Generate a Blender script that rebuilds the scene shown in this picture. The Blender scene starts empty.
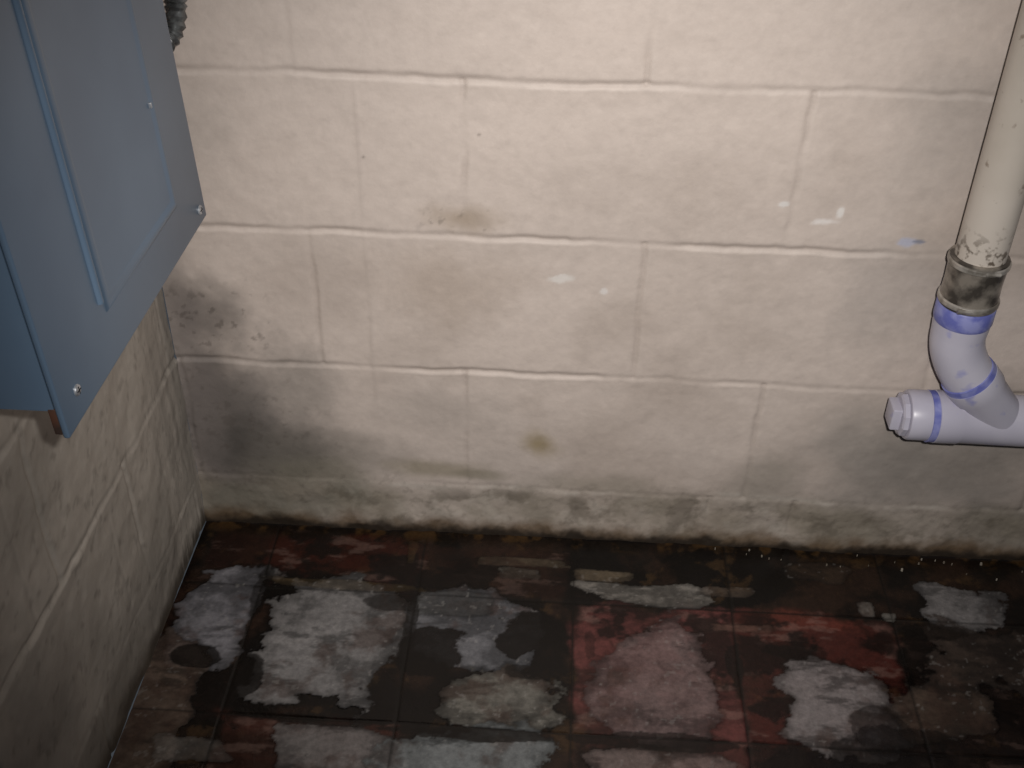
import bpy, bmesh, numpy as np, math
from mathutils import Matrix, Vector
sc=bpy.context.scene
try:
    sc.view_settings.view_transform='Standard'
except Exception: pass
def lin(c):
    c=np.asarray(c,float)/255.; return np.where(c<=.04045,c/12.92,((c+.055)/1.055)**2.4)
def link(o,parent=None):
    sc.collection.objects.link(o)
    if parent: o.parent=parent
    return o
# ---------------------------------------------------------------- noise
def vnoise(x,y,f,seed):
    r=np.random.RandomState(seed);N=256;T=r.rand(N,N)
    an=.5+seed*.37;ca,sa=math.cos(an),math.sin(an);x,y=x*ca-y*sa,x*sa+y*ca
    x=x*f+37.3;y=y*f+91.7
    xi=np.floor(x).astype(int);yi=np.floor(y).astype(int);fx=x-xi;fy=y-yi
    fx=fx*fx*(3-2*fx);fy=fy*fy*(3-2*fy)
    a=T[xi%N,yi%N];b=T[(xi+1)%N,yi%N];c=T[xi%N,(yi+1)%N];d=T[(xi+1)%N,(yi+1)%N]
    return (a*(1-fx)+b*fx)*(1-fy)+(c*(1-fx)+d*fx)*fy
def fbm(x,y,f,seed,o=4,g=.5):
    s=0;a=1;t=0
    for i in range(o):
        s=s+a*(vnoise(x,y,f*2**i,seed+i)-.5);t+=a;a*=g
    return s/t*2
def ss(a,b,x):
    t=np.clip((x-a)/(b-a),0,1);return t*t*(3-2*t)
def mix(c,d,m):
    return c*(1-m[...,None])+np.asarray(d)*m[...,None]
def grid_mesh(name,P,col,extra,mat):
    n,m=P.shape[:2]
    idx=np.arange(n*m).reshape(n,m)
    q=np.stack([idx[:-1,:-1],idx[1:,:-1],idx[1:,1:],idx[:-1,1:]],-1).reshape(-1,4)
    me=bpy.data.meshes.new(name)
    me.vertices.add(n*m);me.vertices.foreach_set('co',P.reshape(-1).astype(np.float32))
    me.loops.add(q.size);me.loops.foreach_set('vertex_index',q.reshape(-1).astype(np.int32))
    me.polygons.add(len(q));me.polygons.foreach_set('loop_start',np.arange(0,q.size,4,dtype=np.int32))
    me.polygons.foreach_set('use_smooth',np.ones(len(q),dtype=bool))
    me.update(calc_edges=True)
    a=me.attributes.new('paint','FLOAT_COLOR','POINT')
    c4=np.ones((n*m,4),np.float32);c4[:,:3]=col.reshape(-1,3);a.data.foreach_set('color',c4.reshape(-1))
    for k,v in extra.items():
        a=me.attributes.new(k,'FLOAT','POINT');a.data.foreach_set('value',v.reshape(-1).astype(np.float32))
    me.materials.append(mat)
    return link(bpy.data.objects.new(name,me))
# ---------------------------------------------------------------- materials
class NT:
    def __init__(s,name):
        s.m=bpy.data.materials.new(name);s.m.use_nodes=True;s.t=s.m.node_tree;s.b=s.t.nodes['Principled BSDF']
    def n(s,t,**k):
        x=s.t.nodes.new(t)
        for a,b in k.items():
            if a in x.inputs: x.inputs[a].default_value=b
            else: setattr(x,a,b)
        return x
    def l(s,a,b): s.t.links.new(a,b)
def surf_mat(name,rough,fine_scale,fine_amt,bumps,dist,wet=False):
    k=NT(name);at=k.n('ShaderNodeAttribute',attribute_name='paint');tc=k.n('ShaderNodeTexCoord')
    n1=k.n('ShaderNodeTexNoise',Scale=fine_scale,Detail=8.,Roughness=.65);k.l(tc.outputs['Object'],n1.inputs['Vector'])
    mr=k.n('ShaderNodeMapRange');mr.inputs[1].default_value=.25;mr.inputs[2].default_value=.75
    mr.inputs[3].default_value=1-fine_amt;mr.inputs[4].default_value=1+fine_amt;k.l(n1.outputs['Fac'],mr.inputs[0])
    vm=k.n('ShaderNodeVectorMath',operation='SCALE');k.l(at.outputs['Color'],vm.inputs[0]);k.l(mr.outputs[0],vm.inputs['Scale'])
    k.l(vm.outputs[0],k.b.inputs['Base Color'])
    n2=k.n('ShaderNodeTexNoise',Scale=bumps,Detail=6.,Roughness=.6);k.l(tc.outputs['Object'],n2.inputs['Vector'])
    bp=k.n('ShaderNodeBump',Strength=.5,Distance=dist);k.l(n2.outputs['Fac'],bp.inputs['Height']);k.l(bp.outputs[0],k.b.inputs['Normal'])
    if wet:
        w=k.n('ShaderNodeAttribute',attribute_name='wet')
        m2=k.n('ShaderNodeMapRange');m2.inputs[3].default_value=.75;m2.inputs[4].default_value=.15;k.l(w.outputs['Fac'],m2.inputs[0])
        k.l(m2.outputs[0],k.b.inputs['Roughness'])
        m3=k.n('ShaderNodeMapRange');m3.inputs[3].default_value=.6;m3.inputs[4].default_value=.28;k.l(w.outputs['Fac'],m3.inputs[0]);k.l(m3.outputs[0],bp.inputs['Strength'])
        k.b.inputs['Specular IOR Level'].default_value=.28
    else: k.b.inputs['Roughness'].default_value=rough
    return k.m
def pmat(name,c1,c2=None,rough=.4,metal=0,scale=40,lo=.4,hi=.6,c3=None,s3=15,lo3=.55,hi3=.62,bump=0,zband=None):
    k=NT(name);k.b.inputs['Roughness'].default_value=rough;k.b.inputs['Metallic'].default_value=metal
    tc=k.n('ShaderNodeTexCoord')
    n1=k.n('ShaderNodeTexNoise',Scale=float(scale),Detail=6.);k.l(tc.outputs['Object'],n1.inputs['Vector'])
    r=k.n('ShaderNodeValToRGB');e=r.color_ramp.elements
    e[0].position=lo;e[1].position=hi;e[0].color=(*lin(c1),1);e[1].color=(*lin(c2 or c1),1)
    k.l(n1.outputs['Fac'],r.inputs[0]);out=r.outputs[0]
    if c3:
        n3=k.n('ShaderNodeTexNoise',Scale=float(s3),Detail=3.);k.l(tc.outputs['Object'],n3.inputs['Vector'])
        mr=k.n('ShaderNodeMapRange');mr.inputs[1].default_value=lo3;mr.inputs[2].default_value=hi3;k.l(n3.outputs['Fac'],mr.inputs[0])
        mx=k.n('ShaderNodeMix',data_type='RGBA');k.l(mr.outputs[0],mx.inputs[0]);k.l(out,mx.inputs[6]);mx.inputs[7].default_value=(*lin(c3),1);out=mx.outputs[2]
    if zband:
        z0,z1,cz_=zband
        sp_=k.n('ShaderNodeSeparateXYZ');k.l(tc.outputs['Object'],sp_.inputs[0])
        a=k.n('ShaderNodeMapRange');a.inputs[1].default_value=z1;a.inputs[2].default_value=z0;k.l(sp_.outputs[2],a.inputs[0])
        n4=k.n('ShaderNodeTexNoise',Scale=110.,Detail=4.);k.l(tc.outputs['Object'],n4.inputs['Vector'])
        b=k.n('ShaderNodeMapRange');b.inputs[1].default_value=.52;b.inputs[2].default_value=.62;k.l(n4.outputs['Fac'],b.inputs[0])
        mm=k.n('ShaderNodeMath',operation='MULTIPLY');k.l(a.outputs[0],mm.inputs[0]);k.l(b.outputs[0],mm.inputs[1])
        mx=k.n('ShaderNodeMix',data_type='RGBA');k.l(mm.outputs[0],mx.inputs[0]);k.l(out,mx.inputs[6]);mx.inputs[7].default_value=(*lin(cz_),1);out=mx.outputs[2]
    k.l(out,k.b.inputs['Base Color'])
    if bump:
        bp=k.n('ShaderNodeBump',Strength=.4,Distance=bump);k.l(n1.outputs['Fac'],bp.inputs['Height']);k.l(bp.outputs[0],k.b.inputs['Normal'])
    return k.m
M_wall=surf_mat('painted_block',.6,55.,.07,120.,.0009)
M_floor=surf_mat('old_tile_floor',.6,110.,.34,160.,.0014,wet=True)
# ---------------------------------------------------------------- room walls
ZA,ZB,ZC,ZD=.730,.5205,.3065,.0962
S=.2032
courses=[ZD,ZC,ZB,ZA]+[ZA+S*(i+1) for i in range(8)]
PAINT=lin((204,190,180))
def blockwall(a,z,joints,seed,off):
    wz=z+fbm(a,z,9,seed+1,3)*.0045+fbm(a,z,45,seed+21,3)*.0020
    wa=a+fbm(a,z,11,seed+2,3)*.0040+fbm(a,z,45,seed+22,3)*.0020
    h=fbm(a,z,6,seed+3,4)*.0028+fbm(a,z,40,seed+4,4)*.0010
    vis=.25+.75*ss(-.35,.35,fbm(a,z,8,seed+5,4))
    groove=np.zeros_like(a);rim=np.zeros_like(a);joint_shade=np.zeros_like(a)
    for i,c in enumerate(courses):
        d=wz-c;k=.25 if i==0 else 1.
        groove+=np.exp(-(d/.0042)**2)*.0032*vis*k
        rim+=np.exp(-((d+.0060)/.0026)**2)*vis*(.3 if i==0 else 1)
        joint_shade+=np.exp(-((d-.002)/.0042)**2)*(.35+.65*vis)*k  # mask for groove shade, painted into the course joints as colour
        h+=ss(.012,-.004,d)*ss(-.03,-.004,d)*.0010*(.4 if i==0 else 1)
    rows=[-1]+courses
    for i in range(len(rows)):
        lo=rows[i];hi=rows[i+1] if i+1<len(rows) else 9
        inr=((z>=lo)&(z<hi)).astype(float)
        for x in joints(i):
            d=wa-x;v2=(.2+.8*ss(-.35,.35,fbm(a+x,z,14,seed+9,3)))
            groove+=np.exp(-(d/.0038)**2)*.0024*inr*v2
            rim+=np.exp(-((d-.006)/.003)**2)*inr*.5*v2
            joint_shade+=np.exp(-(d/.0035)**2)*inr*.6*v2
    h=h-groove+rim*.0006
    return h,np.clip(rim,0,1),np.clip(joint_shade,0,1)
def blob(x,y,cx,cy,rx,ry,seed,rag=.35,soft=.5,f=14):
    d=np.sqrt(((x-cx)/rx)**2+((y-cy)/ry)**2)+fbm(x,y,f,seed,5,.6)*rag
    return 1-ss(1-soft,1+soft*.3,d)
def axis(lo,fine_lo,fine_hi,hi,f,c):
    A=[np.arange(fine_lo,fine_hi,f)]
    if lo<fine_lo: A.insert(0,np.arange(lo,fine_lo,c))
    if hi>fine_hi: A.append(np.linspace(fine_hi,hi,int((hi-fine_hi)/c)+1))
    return np.concatenate(A)
# back wall
xa=axis(0,0,1.36,2.6,.0022,.02);za=axis(0,0,.90,2.3,.0022,.02)
X,Z=np.meshgrid(xa,za,indexing='ij')
x0=.4110
def jb(i):
    off={1:[x0-2*S,x0-.002,x0+2*S+.006,x0+4*S+.01],2:[x0-S+.002,x0+S+.030,x0+3*S+.02,x0+5*S],0:[.47,.775,.90,1.3],3:[x0-2*S-.02,x0,x0+2*S+.004,x0+4*S],4:[x0-S,x0+S+.012,x0+3*S+.10]}
    if i in off:return off[i]
    return [x0+(S if i%2==0 else 0)+2*S*k for k in range(-2,6)]
h,rim,joint_shade=blockwall(X,Z,jb,10,0)
col=np.broadcast_to(PAINT,X.shape+(3,)).copy()
col*= (1+fbm(X,Z,3.2,200,4)*.10)[...,None]
col=mix(col,lin((146,134,126)),joint_shade*.40)  # groove shade painted as a darker tone; frontal flash barely shades the relief
col=mix(col,lin((222,210,200)),rim*.12)  # thin highlight along the joint edges, painted as a lighter tone
for x,zl,zh,s in [(.283,.25,.72,.8),(.60,.76,.9,.3)]:
    d=X+fbm(X,Z,8,311,3)*.004-x;m=np.exp(-(d/.003)**2)*ss(zl-.02,zl+.02,Z)*(1-ss(zh-.02,zh+.02,Z))*s*(.3+.7*ss(-.3,.3,fbm(X,Z,14,312,2)))
    col=mix(col,lin((165,152,144)),m*.25);h+=m*.001
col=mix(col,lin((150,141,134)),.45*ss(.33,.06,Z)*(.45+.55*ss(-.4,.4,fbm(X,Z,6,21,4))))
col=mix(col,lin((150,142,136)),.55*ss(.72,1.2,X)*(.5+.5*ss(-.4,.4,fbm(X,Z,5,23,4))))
col=mix(col,lin((162,148,137)),.45*ss(.0,.5,fbm(X,Z,4.5,27,5)))
st=[(.05,.20,.14,.18,(80,76,74),.8),(.11,.13,.13,.10,(76,72,68),.8),(.04,.385,.085,.07,(94,88,84),.7),(.01,.28,.05,.30,(120,112,108),.6),(.22,.14,.14,.06,(116,110,102),.55),(.16,.26,.08,.08,(120,114,108),.5),
 (.515,.182,.034,.034,(140,122,82),.75),(.405,.545,.055,.025,(156,138,118),.65),(.38,.44,.12,.08,(162,145,130),.45),(.22,.44,.10,.08,(166,152,142),.4),
 (.37,.235,.12,.05,(160,150,142),.4),(.18,.10,.10,.04,(120,114,100),.6),(.36,.125,.08,.02,(132,122,100),.6),(.62,.11,.12,.025,(136,128,114),.5),(.43,.118,.05,.012,(110,104,84),.5),
 (.85,.13,.06,.07,(142,134,124),.6),(1.0,.17,.10,.14,(132,126,120),.65),(1.15,.20,.15,.16,(122,116,110),.7),(.98,.45,.10,.10,(156,148,142),.45),(.08,.66,.08,.10,(168,158,150),.4),
 (1.05,.70,.14,.10,(154,146,140),.45),(.24,.06,.05,.035,(84,92,78),.65),(.08,.04,.14,.05,(78,80,70),.8),(1.0,.05,.07,.03,(96,90,78),.6),(.80,.05,.05,.03,(112,100,84),.5),(1.2,.06,.1,.05,(104,98,88),.6)]
for i,(a,b,c,d,e,f) in enumerate(st):
    m=blob(X,Z,a,b,c,d,400+i*7,.55,.8,13);col=mix(col,lin(e),m*f)
sp=ss(.26,.5,fbm(X,Z,110,51,3))
mk=np.clip(.8*blob(X,Z,.06,.375,.10,.06,61,.5,.7)+.5*blob(X,Z,.08,.18,.16,.16,62,.4,.8)+.5*blob(X,Z,.40,.54,.06,.03,63)+.5*ss(.13,.07,Z)+.06,0,1)
col=mix(col,lin((78,70,64)),sp*mk*.55)
# bottom course : rough, stained, light efflorescence
zz=Z+fbm(X,Z,10,76,4)*.016
b=ss(.112,.070,zz);h+=b*(fbm(X,Z,26,71,6,.55)*.0036)+ss(.06,0,Z)*.004
col=mix(col,lin((134,125,112)),b*(.5+.5*ss(-.3,.4,fbm(X,Z,14,72,5)))*.85)
cr=ss(.12,.45,fbm(X,Z,32,73,5,.6));col=mix(col,lin((174,166,155)),b*cr*.35*ss(.2,.35,X)*(1-.6*ss(.85,1.1,X)))
col=mix(col,lin((192,184,174)),np.exp(-((zz-.094)/.004)**2)*ss(-.05,.3,fbm(X,Z,24,77,4))*.40*ss(.15,.3,X))
col=mix(col,lin((86,78,66)),b*ss(.05,.40,fbm(X,Z,20,79,6,.62))*.5)
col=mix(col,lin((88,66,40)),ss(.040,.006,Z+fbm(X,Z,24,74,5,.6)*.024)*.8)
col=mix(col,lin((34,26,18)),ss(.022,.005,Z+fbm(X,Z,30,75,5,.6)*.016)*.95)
for i,(a,b_,c,d,e) in enumerate([(.535,.462,.018,.008,(224,218,212)),(.595,.445,.006,.006,(222,216,212)),(.866,.560,.020,.006,(228,222,218)),(.81,.583,.008,.004,(226,222,218)),(.882,.575,.006,.010,(226,222,218)),(.974,.536,.020,.007,(172,176,196)),(.985,.537,.010,.003,(110,116,134))]):
    m=blob(X,Z,a,b_,c,d,500+i,.7,.5,60);col=mix(col,lin(e),m*.75)
for (a,b_) in [(.286,.625),(.43,.66)]:
    m=np.exp(-(((X-a)/.0020)**2+((Z-b_)/.0020)**2));col=mix(col,lin((90,80,72)),m*.6)
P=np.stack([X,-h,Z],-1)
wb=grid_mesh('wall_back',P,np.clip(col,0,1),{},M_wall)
# left wall
ya=axis(0,0,.80,2.2,.003,.03);za=axis(0,0,.80,2.3,.003,.02)
A,Z=np.meshgrid(ya,za,indexing='ij')
def jl(i):
    return [.03,.435,.842,1.25,1.65] if i%2==0 else [.232,.637,1.043,1.45]
h,rim,joint_shade=blockwall(A,Z,jl,700,0)
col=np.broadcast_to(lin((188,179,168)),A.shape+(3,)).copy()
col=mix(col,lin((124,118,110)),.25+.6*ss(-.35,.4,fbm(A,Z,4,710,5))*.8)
col=mix(col,lin((100,96,90)),joint_shade*.3);col=mix(col,lin((202,194,184)),rim*.35)  # painted groove shade, then painted highlight on the joint rims
for i,(a,b_,c,d,e,f) in enumerate([(.04,.38,.10,.10,(80,77,73),.7),(.06,.16,.12,.14,(72,69,65),.7),(.25,.36,.12,.08,(92,88,82),.5),(.35,.2,.2,.1,(112,105,98),.35),(.45,.05,.3,.05,(88,82,73),.4),(.5,.45,.1,.1,(128,122,114),.4),(.20,.10,.12,.05,(72,70,64),.5)]):
    m=blob(A,Z,a,b_,c,d,720+i*5,.5,.8,12);col=mix(col,lin(e),m*f)
col=mix(col,lin((64,58,52)),ss(.25,.55,fbm(A,Z,70,740,4))*.3)
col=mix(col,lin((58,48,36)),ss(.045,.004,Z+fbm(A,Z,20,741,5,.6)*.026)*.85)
h=h*1.2+fbm(A,Z,20,742,5)*.0020
P=np.stack([h,-A,Z],-1)[::-1]
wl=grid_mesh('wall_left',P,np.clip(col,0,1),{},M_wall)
# ---------------------------------------------------------------- floor
xa=axis(0,0,1.34,2.6,.002,.02);ya=axis(0,0,.54,2.2,.002,.02)
X,Y=np.meshgrid(xa,-ya,indexing='ij')
TX,TY,TS=.3471,-.1358,.2286
wx=X+fbm(X,Y,6,801,2)*.0025;wy=Y+fbm(X,Y,6,802,2)*.0025
tx=(wx-TX)/TS;ty=(wy-TY)/TS
ix=np.floor(tx);iy=np.floor(ty)
dj=np.minimum(np.minimum(tx-ix,1-tx+ix),np.minimum(ty-iy,1-ty+iy))*TS
joint=np.exp(-(dj/.0020)**2)
marb=fbm(X*.40,Y*1.9,15,810,6,.6)
marb2=fbm(X*.55,Y*1.5,36,815,5,.6)
col=np.broadcast_to(lin((40,27,20)),X.shape+(3,)).copy()
col=mix(col,lin((13,9,7)),ss(-.35,.10,fbm(X,Y,11,820,6,.6)))
col=mix(col,lin((76,56,34)),ss(.24,.5,fbm(X,Y,28,822,5,.6))*.40)
def box(x1,x2,y1,y2,seed,rag=.024,soft=.009):
    n=fbm(X,Y,22,seed,5,.6)*rag
    d=np.minimum(np.minimum(X-x1,x2-X),np.minimum(Y-y1,y2-Y))+n
    return ss(-soft,soft,d)
reds=[(.02,.118,-.133,-.01,(42,20,14),.5),(.118,.345,-.133,-.012,(54,23,16),.8),(.347,.57,-.133,-.03,(42,23,16),.5),
 (.58,.80,-.362,-.14,(96,54,51),.95),(.808,1.03,-.362,-.14,(70,34,29),.9),(.12,.345,-.59,-.368,(66,37,30),.85),(.58,.80,-.59,-.368,(76,43,39),.9),
 (.82,.99,-.163,-.140,(104,52,42),.6),(.81,1.03,-.59,-.368,(42,24,20),.7),(1.04,1.25,-.40,-.14,(42,29,23),.6),(-.1,.118,-.362,-.14,(42,26,21),.4)]
for i,(a,b,c,d,e,f) in enumerate(reds):
    bx=box(a,b,c,d,830+i)
    m=bx*f*(.35+.65*ss(-.35,.15,marb))
    col=mix(col,lin(e),m);col=mix(col,lin((130,106,97)),bx*ss(.16,.40,marb2)*.3*f)
    col=mix(col,lin((15,10,8)),bx*ss(-.02,.18,fbm(X,Y*1.2,12,1200+i*7,6,.62))*.85)
hgt=fbm(X,Y,5,840,3)*.002
gr=[(.075,-.20,.050,.080,(114,112,116),1),(.232,-.248,.112,.106,(116,113,112),1),(.445,-.205,.090,.068,(106,105,108),1),(.470,-.318,.104,.044,(110,106,99),.95),(.40,-.15,.05,.02,(96,95,94),.7),
 (.692,-.248,.092,.100,(114,96,94),.75),(.915,-.29,.074,.070,(114,107,106),.9),(1.155,-.115,.056,.045,(116,112,111),.9),(.676,-.112,.10,.022,(114,109,103),.9),(.63,-.08,.05,.012,(100,88,72),.6),
 (1.0,-.12,.016,.020,(104,98,92),.7),(1.03,-.135,.012,.012,(110,106,100),.7),(.27,-.42,.082,.050,(102,97,95),.85),(.460,-.435,.108,.060,(104,106,106),.95),(.69,-.42,.10,.034,(108,95,91),.7),
 (1.08,-.29,.058,.048,(78,64,54),.8),(1.15,-.20,.11,.058,(64,53,46),.8),(.02,-.37,.06,.13,(90,76,66),.85),(.10,-.42,.045,.018,(118,112,106),.6),
 (.50,-.085,.03,.012,(90,84,76),.4),(.80,-.10,.035,.010,(84,72,62),.5),(.25,-.125,.10,.008,(92,76,50),.5),(.33,-.05,.008,.03,(84,66,42),.4),(.50,-.06,.06,.008,(84,74,60),.5),(.93,-.05,.05,.02,(54,42,32),.6),(.81,-.17,.05,.010,(104,78,68),.5)]
rag=fbm(X,Y,9,1300,7,.62);rag2=fbm(X*.6,Y*1.4,30,1310,4,.6);rag3=fbm(X,Y,60,1330,3,.6)
streak=fbm(X*.6,Y*1.7,20,1320,6,.65)
inner=fbm(X,Y,10,1340,6,.62)
dry=np.zeros_like(X)
for i,(a,b,c,d,e,f) in enumerate(gr):
    q=(np.abs((X-a)/c)**5+np.abs((Y-b)/d)**5)**(1/5)
    q=q+rag*.85+rag2*.26+rag3*.07+fbm(X,Y,9,1400+i*5,3)*.25
    m=(1-ss(.93,.99,q))
    base=lin(e);c2=np.broadcast_to(base,X.shape+(3,)).copy()
    c2=mix(c2,base*1.28,ss(-.02,.35,inner));c2=mix(c2,base*.34,ss(.02,.32,streak)*.8);c2=mix(c2,base*.34,ss(.02,.33,-inner)*.8)
    c2=mix(c2,lin((64,46,38)),ss(.08,.38,fbm(X,Y,18,1350+i,5,.62))*.55)
    edge=np.exp(-((q-.97)/.10)**2)
    c2=c2*(1-.45*ss(.66,.95,q))[...,None]
    col=col*(1-edge[...,None]*.55*f)
    col=col*(1-(m*f)[...,None])+c2*(m*f)[...,None]
    dry=np.maximum(dry,m*f)
far=np.clip(ss(-.48,-.56,Y)+ss(1.24,1.32,X),0,1)
m=ss(.05,.10,fbm(X,Y,6,980,6,.6))*far;col=mix(col,lin((108,103,97)),m*.8);dry=np.maximum(dry,m)
for i,(a,b,c,d,s) in enumerate([(.376,-.262,.046,.050,1),(.53,-.195,.056,.040,1),(.06,-.272,.03,.020,.9),(.135,-.30,.025,.04,.9),(.42,-.375,.12,.010,.9),(.31,-.155,.03,.014,.7),(.52,-.27,.03,.012,.8),(.25,-.365,.12,.010,.8),(.98,-.335,.03,.03,.6),(.80,-.24,.018,.08,.8),(.12,-.16,.012,.05,.7),(1.06,-.16,.09,.02,.7),(1.02,-.38,.09,.04,.7),(.345,-.24,.008,.09,.8),(.60,-.21,.015,.04,.5),(.88,-.205,.06,.018,.6),(.68,-.372,.11,.012,.8)]):
    q=np.sqrt(((X-a)/c)**2+((Y-b)/d)**2)+rag*.9+rag2*.25+rag3*.1;m=(1-ss(.9,1.0,q))*s
    col=mix(col,lin((13,9,7)),m*.95);dry=dry*(1-m)
col=mix(col,lin((12,9,7)),joint*.85*(1-.3*dry))
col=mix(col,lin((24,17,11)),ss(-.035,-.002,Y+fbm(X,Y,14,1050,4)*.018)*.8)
col=mix(col,lin((84,60,32)),ss(-.034,-.004,Y)*ss(.1,.4,fbm(X,Y,40,1055,4))*.5)
fl=ss(.50,.66,fbm(X,Y,150,1060,2));col=mix(col,lin((150,146,142)),fl*.25*dry)
hgt+=dry*.0010+fbm(X,Y,60,1080,4)*.0004*dry-joint*.0010+(1-dry)*fbm(X,Y,30,1090,4)*.0006
wet=np.clip(1-dry*1.1,0,1)*(.75+.25*ss(-.3,.3,fbm(X,Y,12,1095,3)))
P=np.stack([X,Y,hgt-.001],-1)[:,::-1]
fo=grid_mesh('floor',P,np.clip(col,0,1)[:,::-1],{'wet':wet[:,::-1]},M_floor)
# ---------------------------------------------------------------- helpers for solid parts
def newobj(name,bm,mats,parent=None,smooth=True,angle=.6):
    me=bpy.data.meshes.new(name);bmesh.ops.recalc_face_normals(bm,faces=bm.faces);bm.to_mesh(me);bm.free()
    for m in mats: me.materials.append(m)
    if smooth:
        me.polygons.foreach_set('use_smooth',np.ones(len(me.polygons),dtype=bool))
        try: me.set_sharp_from_angle(angle=angle)
        except Exception: pass
    return link(bpy.data.objects.new(name,me),parent)
def bevbox(bm,lo,hi,bev,M=None,seg=3):
    r=bmesh.ops.create_cube(bm,size=1)
    for v in r['verts']:
        v.co=Vector([lo[i]+(v.co[i]+.5)*(hi[i]-lo[i]) for i in range(3)])
    es={e for v in r['verts'] for e in v.link_edges}
    if bev: 
        rr=bmesh.ops.bevel(bm,geom=list(es),offset=bev,segments=seg,affect='EDGES',profile=.5)
def tube(bm,path,radii,n=40,mi=None,cap=True):
    path=[Vector(p) for p in path];rings=[];up=None
    for i,p in enumerate(path):
        a=path[max(0,i-1)];b=path[min(len(path)-1,i+1)];t=(b-a).normalized()
        if up is None:
            up=t.orthogonal().normalized()
        up=(up-t*up.dot(t)).normalized();s=t.cross(up)
        rings.append([bm.verts.new(p+(up*math.cos(2*math.pi*k/n)+s*math.sin(2*math.pi*k/n))*radii[i]) for k in range(n)])
    for i in range(len(rings)-1):
        for k in range(n):
            bm.faces.new((rings[i][k],rings[i][(k+1)%n],rings[i+1][(k+1)%n],rings[i+1][k]))
    if cap:
        bm.faces.new(rings[0]);bm.faces.new(rings[-1])
def lathe(bm,o,d,prof,n=40,mi=0):
    o=Vector(o);d=Vector(d).normalized();u=d.orthogonal().normalized();s=d.cross(u);rings=[]
    for t,r in prof:
        rings.append([bm.verts.new(o+d*t+(u*math.cos(2*math.pi*k/n)+s*math.sin(2*math.pi*k/n))*max(r,1e-5)) for k in range(n)])
    for i in range(len(rings)-1):
        for k in range(n):
            f=bm.faces.new((rings[i][k],rings[i][(k+1)%n],rings[i+1][(k+1)%n],rings[i+1][k]));f.material_index=mi
    for r in (rings[0],rings[-1]):
        f=bm.faces.new(r);f.material_index=mi
# ---------------------------------------------------------------- electrical panel
M_blue=pmat('panel_blue_grey_enamel',(95,115,136),(100,120,141),rough=.33,scale=6,c3=(87,106,127),s3=5,lo3=.45,hi3=.7)
M_rust=pmat('rusty_box_edge',(82,52,38),(56,42,36),rough=.7,scale=60)
M_zinc=pmat('zinc_screw',(196,200,204),(170,172,176),rough=.35,metal=.6,scale=80)
M_dark=pmat('dark_gap',(22,26,32),(30,34,40),rough=.8)
root=bpy.data.objects.new('electrical_panel',None);link(root)
P0=Vector((.140,-.179,.632));P1=Vector((.1305,-.574,.6265))
e1=(P1-P0).normalized();e2=Vector((-.035,0,1));e2=(e2-e1*e2.dot(e1)).normalized();nn=e2.cross(e1).normalized()
if nn.x<0: nn=-nn
MF=Matrix((( e1.x,e2.x,nn.x,P0.x),(e1.y,e2.y,nn.y,P0.y),(e1.z,e2.z,nn.z,P0.z),(0,0,0,1)))
W=.394;H=.78
def local(name,fn,mats,**k):
    bm=bmesh.new();fn(bm);bmesh.ops.transform(bm,matrix=MF,verts=bm.verts);return newobj(name,bm,mats,root,**k)
def f_cover(bm): bevbox(bm,(0,0,-.006),(W,H,0),.002)
local('cover',f_cover,[M_blue])
def f_door(bm): 
    x1,x2,y1,y2=.080,.274,.054,.72
    def ring(ins,z): return [bm.verts.new(p) for p in ((x1+ins,y1+ins,z),(x2-ins,y1+ins,z),(x2-ins,y2-ins,z),(x1+ins,y2-ins,z))]
    rs=[ring(-.0045,-.001),ring(-.003,-.0004),ring(-.002,.0012),ring(0,.0022),ring(.003,.0026),ring(.0055,.0020),ring(.008,.0008),ring(.012,.0006)]
    for a,b in zip(rs,rs[1:]):
        for k in range(4): bm.faces.new((a[k],a[(k+1)%4],b[(k+1)%4],b[k]))
    bm.faces.new(rs[-1])
local('door',f_door,[M_blue],angle=1.2)
def f_hinge(bm): tube(bm,[(.284,.066,.000),(.284,.70,.000)],[.0038,.0038],16)
local('hinge_bead',f_hinge,[M_blue])
def f_latch(bm):
    bevbox(bm,(.089,.165,.0),(.0915,.171,.0035),.0008)
local('latch',f_latch,[M_zinc])
def screw(bm,x,y):
    lathe(bm,(x,y,-.001),(0,0,1),[(0,.0054),(.0018,.0054),(.0028,.0047),(.0034,.0030),(.0035,.0001)],24)
for i,(x,y) in enumerate([(.018,.016),(.362,.028),(.020,.75),(.362,.75)]):
    local('screw_%d'%(i+1),lambda bm,x=x,y=y: screw(bm,x,y),[M_zinc])
    def g(bm,x=x,y=y): bevbox(bm,(x-.0035,y-.0006,.0018),(x+.0035,y+.0006,.0026),0); bevbox(bm,(x-.0006,y-.0035,.0018),(x+.0006,y+.0035,.0026),0)
    local('screw_slot_%d'%(i+1),g,[M_dark])
bm=bmesh.new()
def wp(a,b,c): return MF@Vector((a,b,c))
f4=[wp(.010,.028,-.0075),wp(W-.002,.028,-.0075),wp(W-.002,H-.01,-.0075),wp(.010,H-.01,-.0075)]
b4=[Vector((-.003,p.y,p.z)) for p in f4]
vs=[bm.verts.new(p) for p in f4+b4]
for q in ((0,1,2,3),(7,6,5,4),(1,5,6,2),(0,3,7,4),(2,6,7,3)): bm.faces.new([vs[i] for i in q])
fb=bm.faces.new([vs[i] for i in (0,4,5,1)]);fb.material_index=1
newobj('box',bm,[M_blue,M_rust],root,smooth=False)
def f_lip(bm): bevbox(bm,(.006,.003,-.013),(W-.0015,.030,-.0058),.001)
local('rusty_lip',f_lip,[M_rust])
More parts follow.
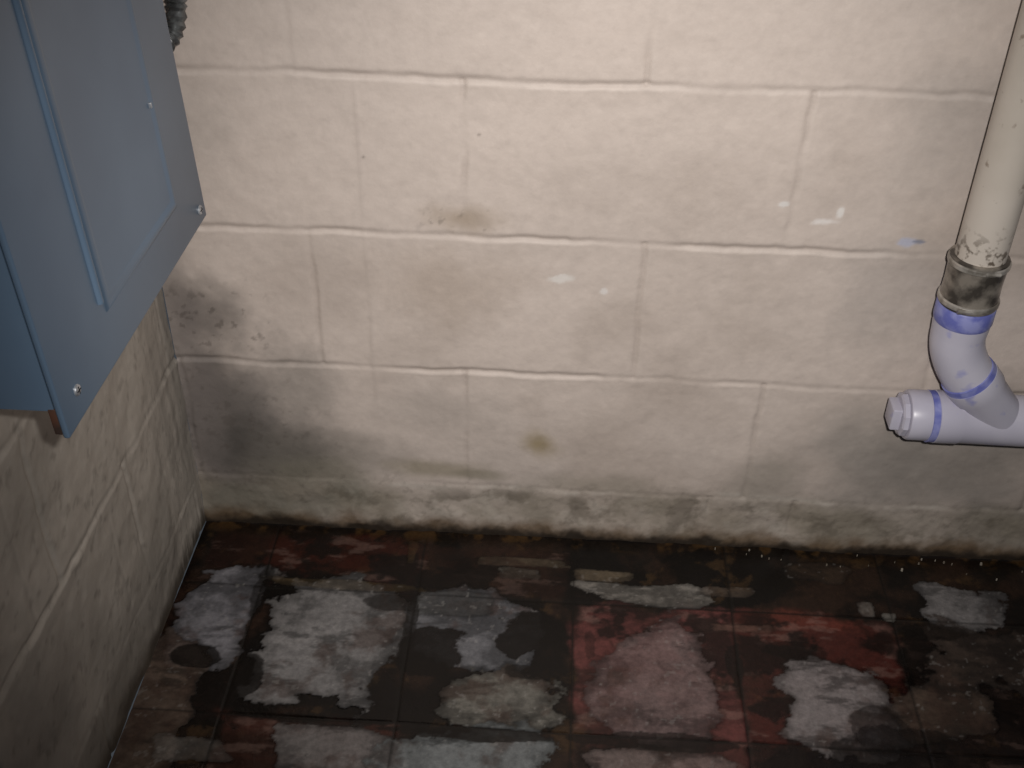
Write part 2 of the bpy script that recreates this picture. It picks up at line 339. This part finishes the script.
# ---------------------------------------------------------------- flexible conduit in the corner
M_cond=pmat('galvanised_conduit',(120,122,122),(76,76,76),rough=.4,metal=.5,scale=90)
bm=bmesh.new();pth=[];rad=[]
pts=[Vector((.080,-.172,.800)),Vector((.085,-.13,.798)),Vector((.100,-.095,.800)),Vector((.108,-.078,.83)),Vector((.108,-.074,.90)),Vector((.10,-.06,1.1)),Vector((.09,-.05,1.5)),Vector((.09,-.05,2.2))]
def cat(P,n):
    out=[]
    for i in range(len(P)-1):
        a=P[max(0,i-1)];b=P[i];c=P[i+1];d=P[min(len(P)-1,i+2)]
        m=max(2,int((c-b).length/n))
        for k in range(m):
            t=k/m;out.append(.5*((2*b)+(c-a)*t+(2*a-5*b+4*c-d)*t*t+(3*b-a-3*c+d)*t**3))
    out.append(P[-1]);return out
pth=cat(pts,.0022);rad=[.0098+.0014*math.sin(i*1.57) for i in range(len(pth))]
tube(bm,pth,rad,20)
lathe(bm,(.080,-.1715,.800),(0,1,0),[(0,.017),(.008,.017),(.009,.0135),(.03,.0135),(.031,.015),(.036,.015),(.037,.011)],6)
newobj('flexible_conduit',bm,[M_cond],None,angle=.9)
# ---------------------------------------------------------------- drain pipe
M_pipe=pmat('aged_pvc',(190,181,171),(180,171,160),rough=.36,scale=9,c3=(140,128,116),s3=60,lo3=.66,hi3=.74,zband=(.565,.605,(100,90,80)))
M_white=pmat('white_pvc',(190,187,199),(178,175,189),rough=.33,scale=9,c3=(142,144,192),s3=26,lo3=.64,hi3=.74)
M_prim=pmat('purple_primer',(100,106,172),(138,142,192),rough=.4,scale=45,lo=.42,hi=.60)
M_coup=pmat('coupling_sleeve',(150,142,132),(76,71,66),rough=.25,scale=34,metal=.4,lo=.40,hi=.58)
M_ste=pmat('steel_band',(190,184,176),(130,124,116),rough=.3,metal=.5,scale=50)
pr=bpy.data.objects.new('drain_pipe',None);link(pr)
PY=-.060;px=1.042
def seg(name,fn,mats,**k):
    bm=bmesh.new();fn(bm);return newobj(name,bm,mats,pr,**k)
seg('vertical_pipe',lambda bm: tube(bm,[(px,PY,.50),(px,PY,.9),(px,PY,2.25)],[.0302]*3,48),[M_pipe])
seg('coupling_sleeve',lambda bm: lathe(bm,(px,PY,.488),(0,0,1),[(0,.032),(.001,.0352),(.006,.0356),(.010,.0348),(.032,.0340),(.056,.0348),(.060,.0356),(.066,.0350),(.067,.032)],48),[M_coup])
for i,z in enumerate((.491,.544)):
    seg('clamp_band_%d'%(i+1),lambda bm,z=z: lathe(bm,(px,PY,z),(0,0,1),[(0,.0350),(.0005,.0362),(.0015,.0370),(.0065,.0370),(.0075,.0362),(.008,.0350)],48),[M_ste])
    seg('clamp_screw_%d'%(i+1),lambda bm,z=z: (lathe(bm,(px-.022+.02*i,PY-.0350,z+.004),(1,0,0),[(0,.0036),(.005,.0036),(.0052,.0026),(.018,.0026)],12)),[M_ste])
def bez(p0,p1,p2,n):
    return [ (1-t)**2*Vector(p0)+2*t*(1-t)*Vector(p1)+t*t*Vector(p2) for t in [i/n for i in range(n+1)]]
seg('elbow_hub',lambda bm: lathe(bm,(px,PY,.488),(0,0,-1),[(0,.031),(.0,.0350),(.002,.0360),(.022,.0360),(.026,.0345),(.030,.032)],48),[M_prim])
el=[Vector((px,PY,.470)),Vector((px,PY,.455))]+bez((px,PY,.445),(px,PY,.412),(1.0735,PY,.3735),14)
seg('elbow',lambda bm: tube(bm,el,[.0345]*2+[.0335]*15,48),[M_white])
dv=Vector((.052,0,-.062)).normalized()
seg('branch_ring',lambda bm: lathe(bm,Vector((1.0735,PY,.3735))-dv*.010,dv,[(0,.033),(.001,.0352),(.009,.0358),(.011,.0358),(.012,.035)],48),[M_prim])
seg('wye_branch',lambda bm: lathe(bm,Vector((1.0735,PY,.3735))-dv*.001,dv,[(0,.033),(.001,.0362),(.022,.0362),(.026,.0340),(.09,.0330),(.1,.03)],48),[M_white])
def runf(bm):
    lathe(bm,(1.040,PY,.309),(1,0,-.01),[(0,.0345),(.001,.0358),(.030,.0358),(.033,.0345),(.15,.0345),(.153,.0358),(.19,.0358),(.192,.031),(.194,.0302)],48)
seg('wye_run',runf,[M_white])
dn=[Vector((1.23,PY,.307)),Vector((1.42,PY,.305))]+bez((1.43,PY,.305),(1.49,PY,.304),(1.49,PY,.245),12)+[Vector((1.49,PY,-.03))]
seg('horizontal_pipe',lambda bm: tube(bm,dn,[.0302]*len(dn),48),[M_white])
seg('cleanout_primer_ring',lambda bm: lathe(bm,(1.031,PY,.309),(1,0,0),[(0,.033),(.001,.0352),(.009,.0352),(.0105,.034)],48),[M_prim])
seg('cleanout_adapter',lambda bm: lathe(bm,(1.003,PY,.310),(1,0,0),[(0,.029),(.001,.0325),(.004,.0340),(.028,.0340),(.030,.032)],48),[M_white])
def plug(bm):
    lathe(bm,(.994,PY,.3105),(1,0,0),[(0,.026),(.002,.0295),(.008,.0295),(.0095,.027)],10)
    bevbox(bm,(.982,PY-.016,.294),(.996,PY+.016,.327),.0025)
seg('cleanout_plug',plug,[M_white],angle=.3)
M_strap=pmat('strap_steel',(150,150,148),(110,108,104),rough=.35,metal=.8,scale=60)
def strap(bm):
    lathe(bm,(px,PY,1.30),(0,0,1),[(0,.030),(0,.032),(.02,.032),(.02,.030)],40)
    bevbox(bm,(px-.055,-.004,1.30),(px+.055,.002,1.32),.0008)
    bevbox(bm,(px-.033,PY,1.30),(px-.030,0,1.32),0);bevbox(bm,(px+.030,PY,1.30),(px+.033,0,1.32),0)
seg('pipe_strap',strap,[M_strap])
# ---------------------------------------------------------------- flakes of paint on the floor by the wall
bm=bmesh.new();rs=np.random.RandomState(3)
for i in range(22):
    x=rs.uniform(.75,1.25) if rs.rand()<.8 else rs.uniform(.3,1.3);y=-abs(rs.normal(.0,.020))-.010
    s=rs.uniform(.0005,.0013)
    if rs.rand()<.12: s*=2.2
    z=.0016+rs.uniform(0,.0008);k=rs.randint(4,7);a0=rs.rand()*6
    top=[];bot=[]
    for j in range(k):
        a=a0+2*math.pi*j/k;r=s*rs.uniform(.6,1.2)
        top.append(bm.verts.new((x+r*math.cos(a),y+r*math.sin(a),z+s*.35)));bot.append(bm.verts.new((x+r*1.1*math.cos(a),y+r*1.1*math.sin(a),z-.003)))
    bm.faces.new(top);bm.faces.new(bot[::-1])
    for j in range(k): bm.faces.new((bot[j],bot[(j+1)%k],top[(j+1)%k],top[j]))
M_fl=pmat('paint_flake',(150,142,130),(110,100,88),rough=.7,scale=120)
newobj('paint_flakes',bm,[M_fl],None,smooth=False)
# ---------------------------------------------------------------- camera
f,cx,cy,cz,pi_,ya_,ro=1154.4,.538,-1.3102,1.2418,.629,-.048,.0162
cp,sp=math.cos(pi_),math.sin(pi_);c_,s_=math.cos(ya_),math.sin(ya_)
F=Vector((s_*cp,c_*cp,-sp));R=Vector((c_,-s_,0));U=R.cross(F)
R2=R*math.cos(ro)+U*math.sin(ro);U2=U*math.cos(ro)-R*math.sin(ro);C=Vector((cx,cy,cz))
c=bpy.data.cameras.new('camera');o=bpy.data.objects.new('camera',c);link(o)
o.matrix_world=Matrix(((R2.x,U2.x,-F.x,C.x),(R2.y,U2.y,-F.y,C.y),(R2.z,U2.z,-F.z,C.z),(0,0,0,1)))
c.sensor_width=36;c.lens=f*36/1024;c.clip_start=.01;sc.camera=o
# ---------------------------------------------------------------- light: camera flash + weak ambient
L=bpy.data.lights.new('flash','SPOT');L.energy=80;L.spot_size=math.radians(71);L.spot_blend=1.;L.shadow_soft_size=.012;L.color=(1,.965,.93)
lo=bpy.data.objects.new('flash',L);link(lo)
lp=C+R2*.055+U2*.035;tgt=Vector((.60,0,.40))
lo.location=lp;lo.rotation_euler=(tgt-lp).to_track_quat('-Z','Y').to_euler()
w=bpy.data.worlds.new('world');sc.world=w;w.use_nodes=True
w.node_tree.nodes['Background'].inputs[0].default_value=(.75,.85,1,1);w.node_tree.nodes['Background'].inputs[1].default_value=.06
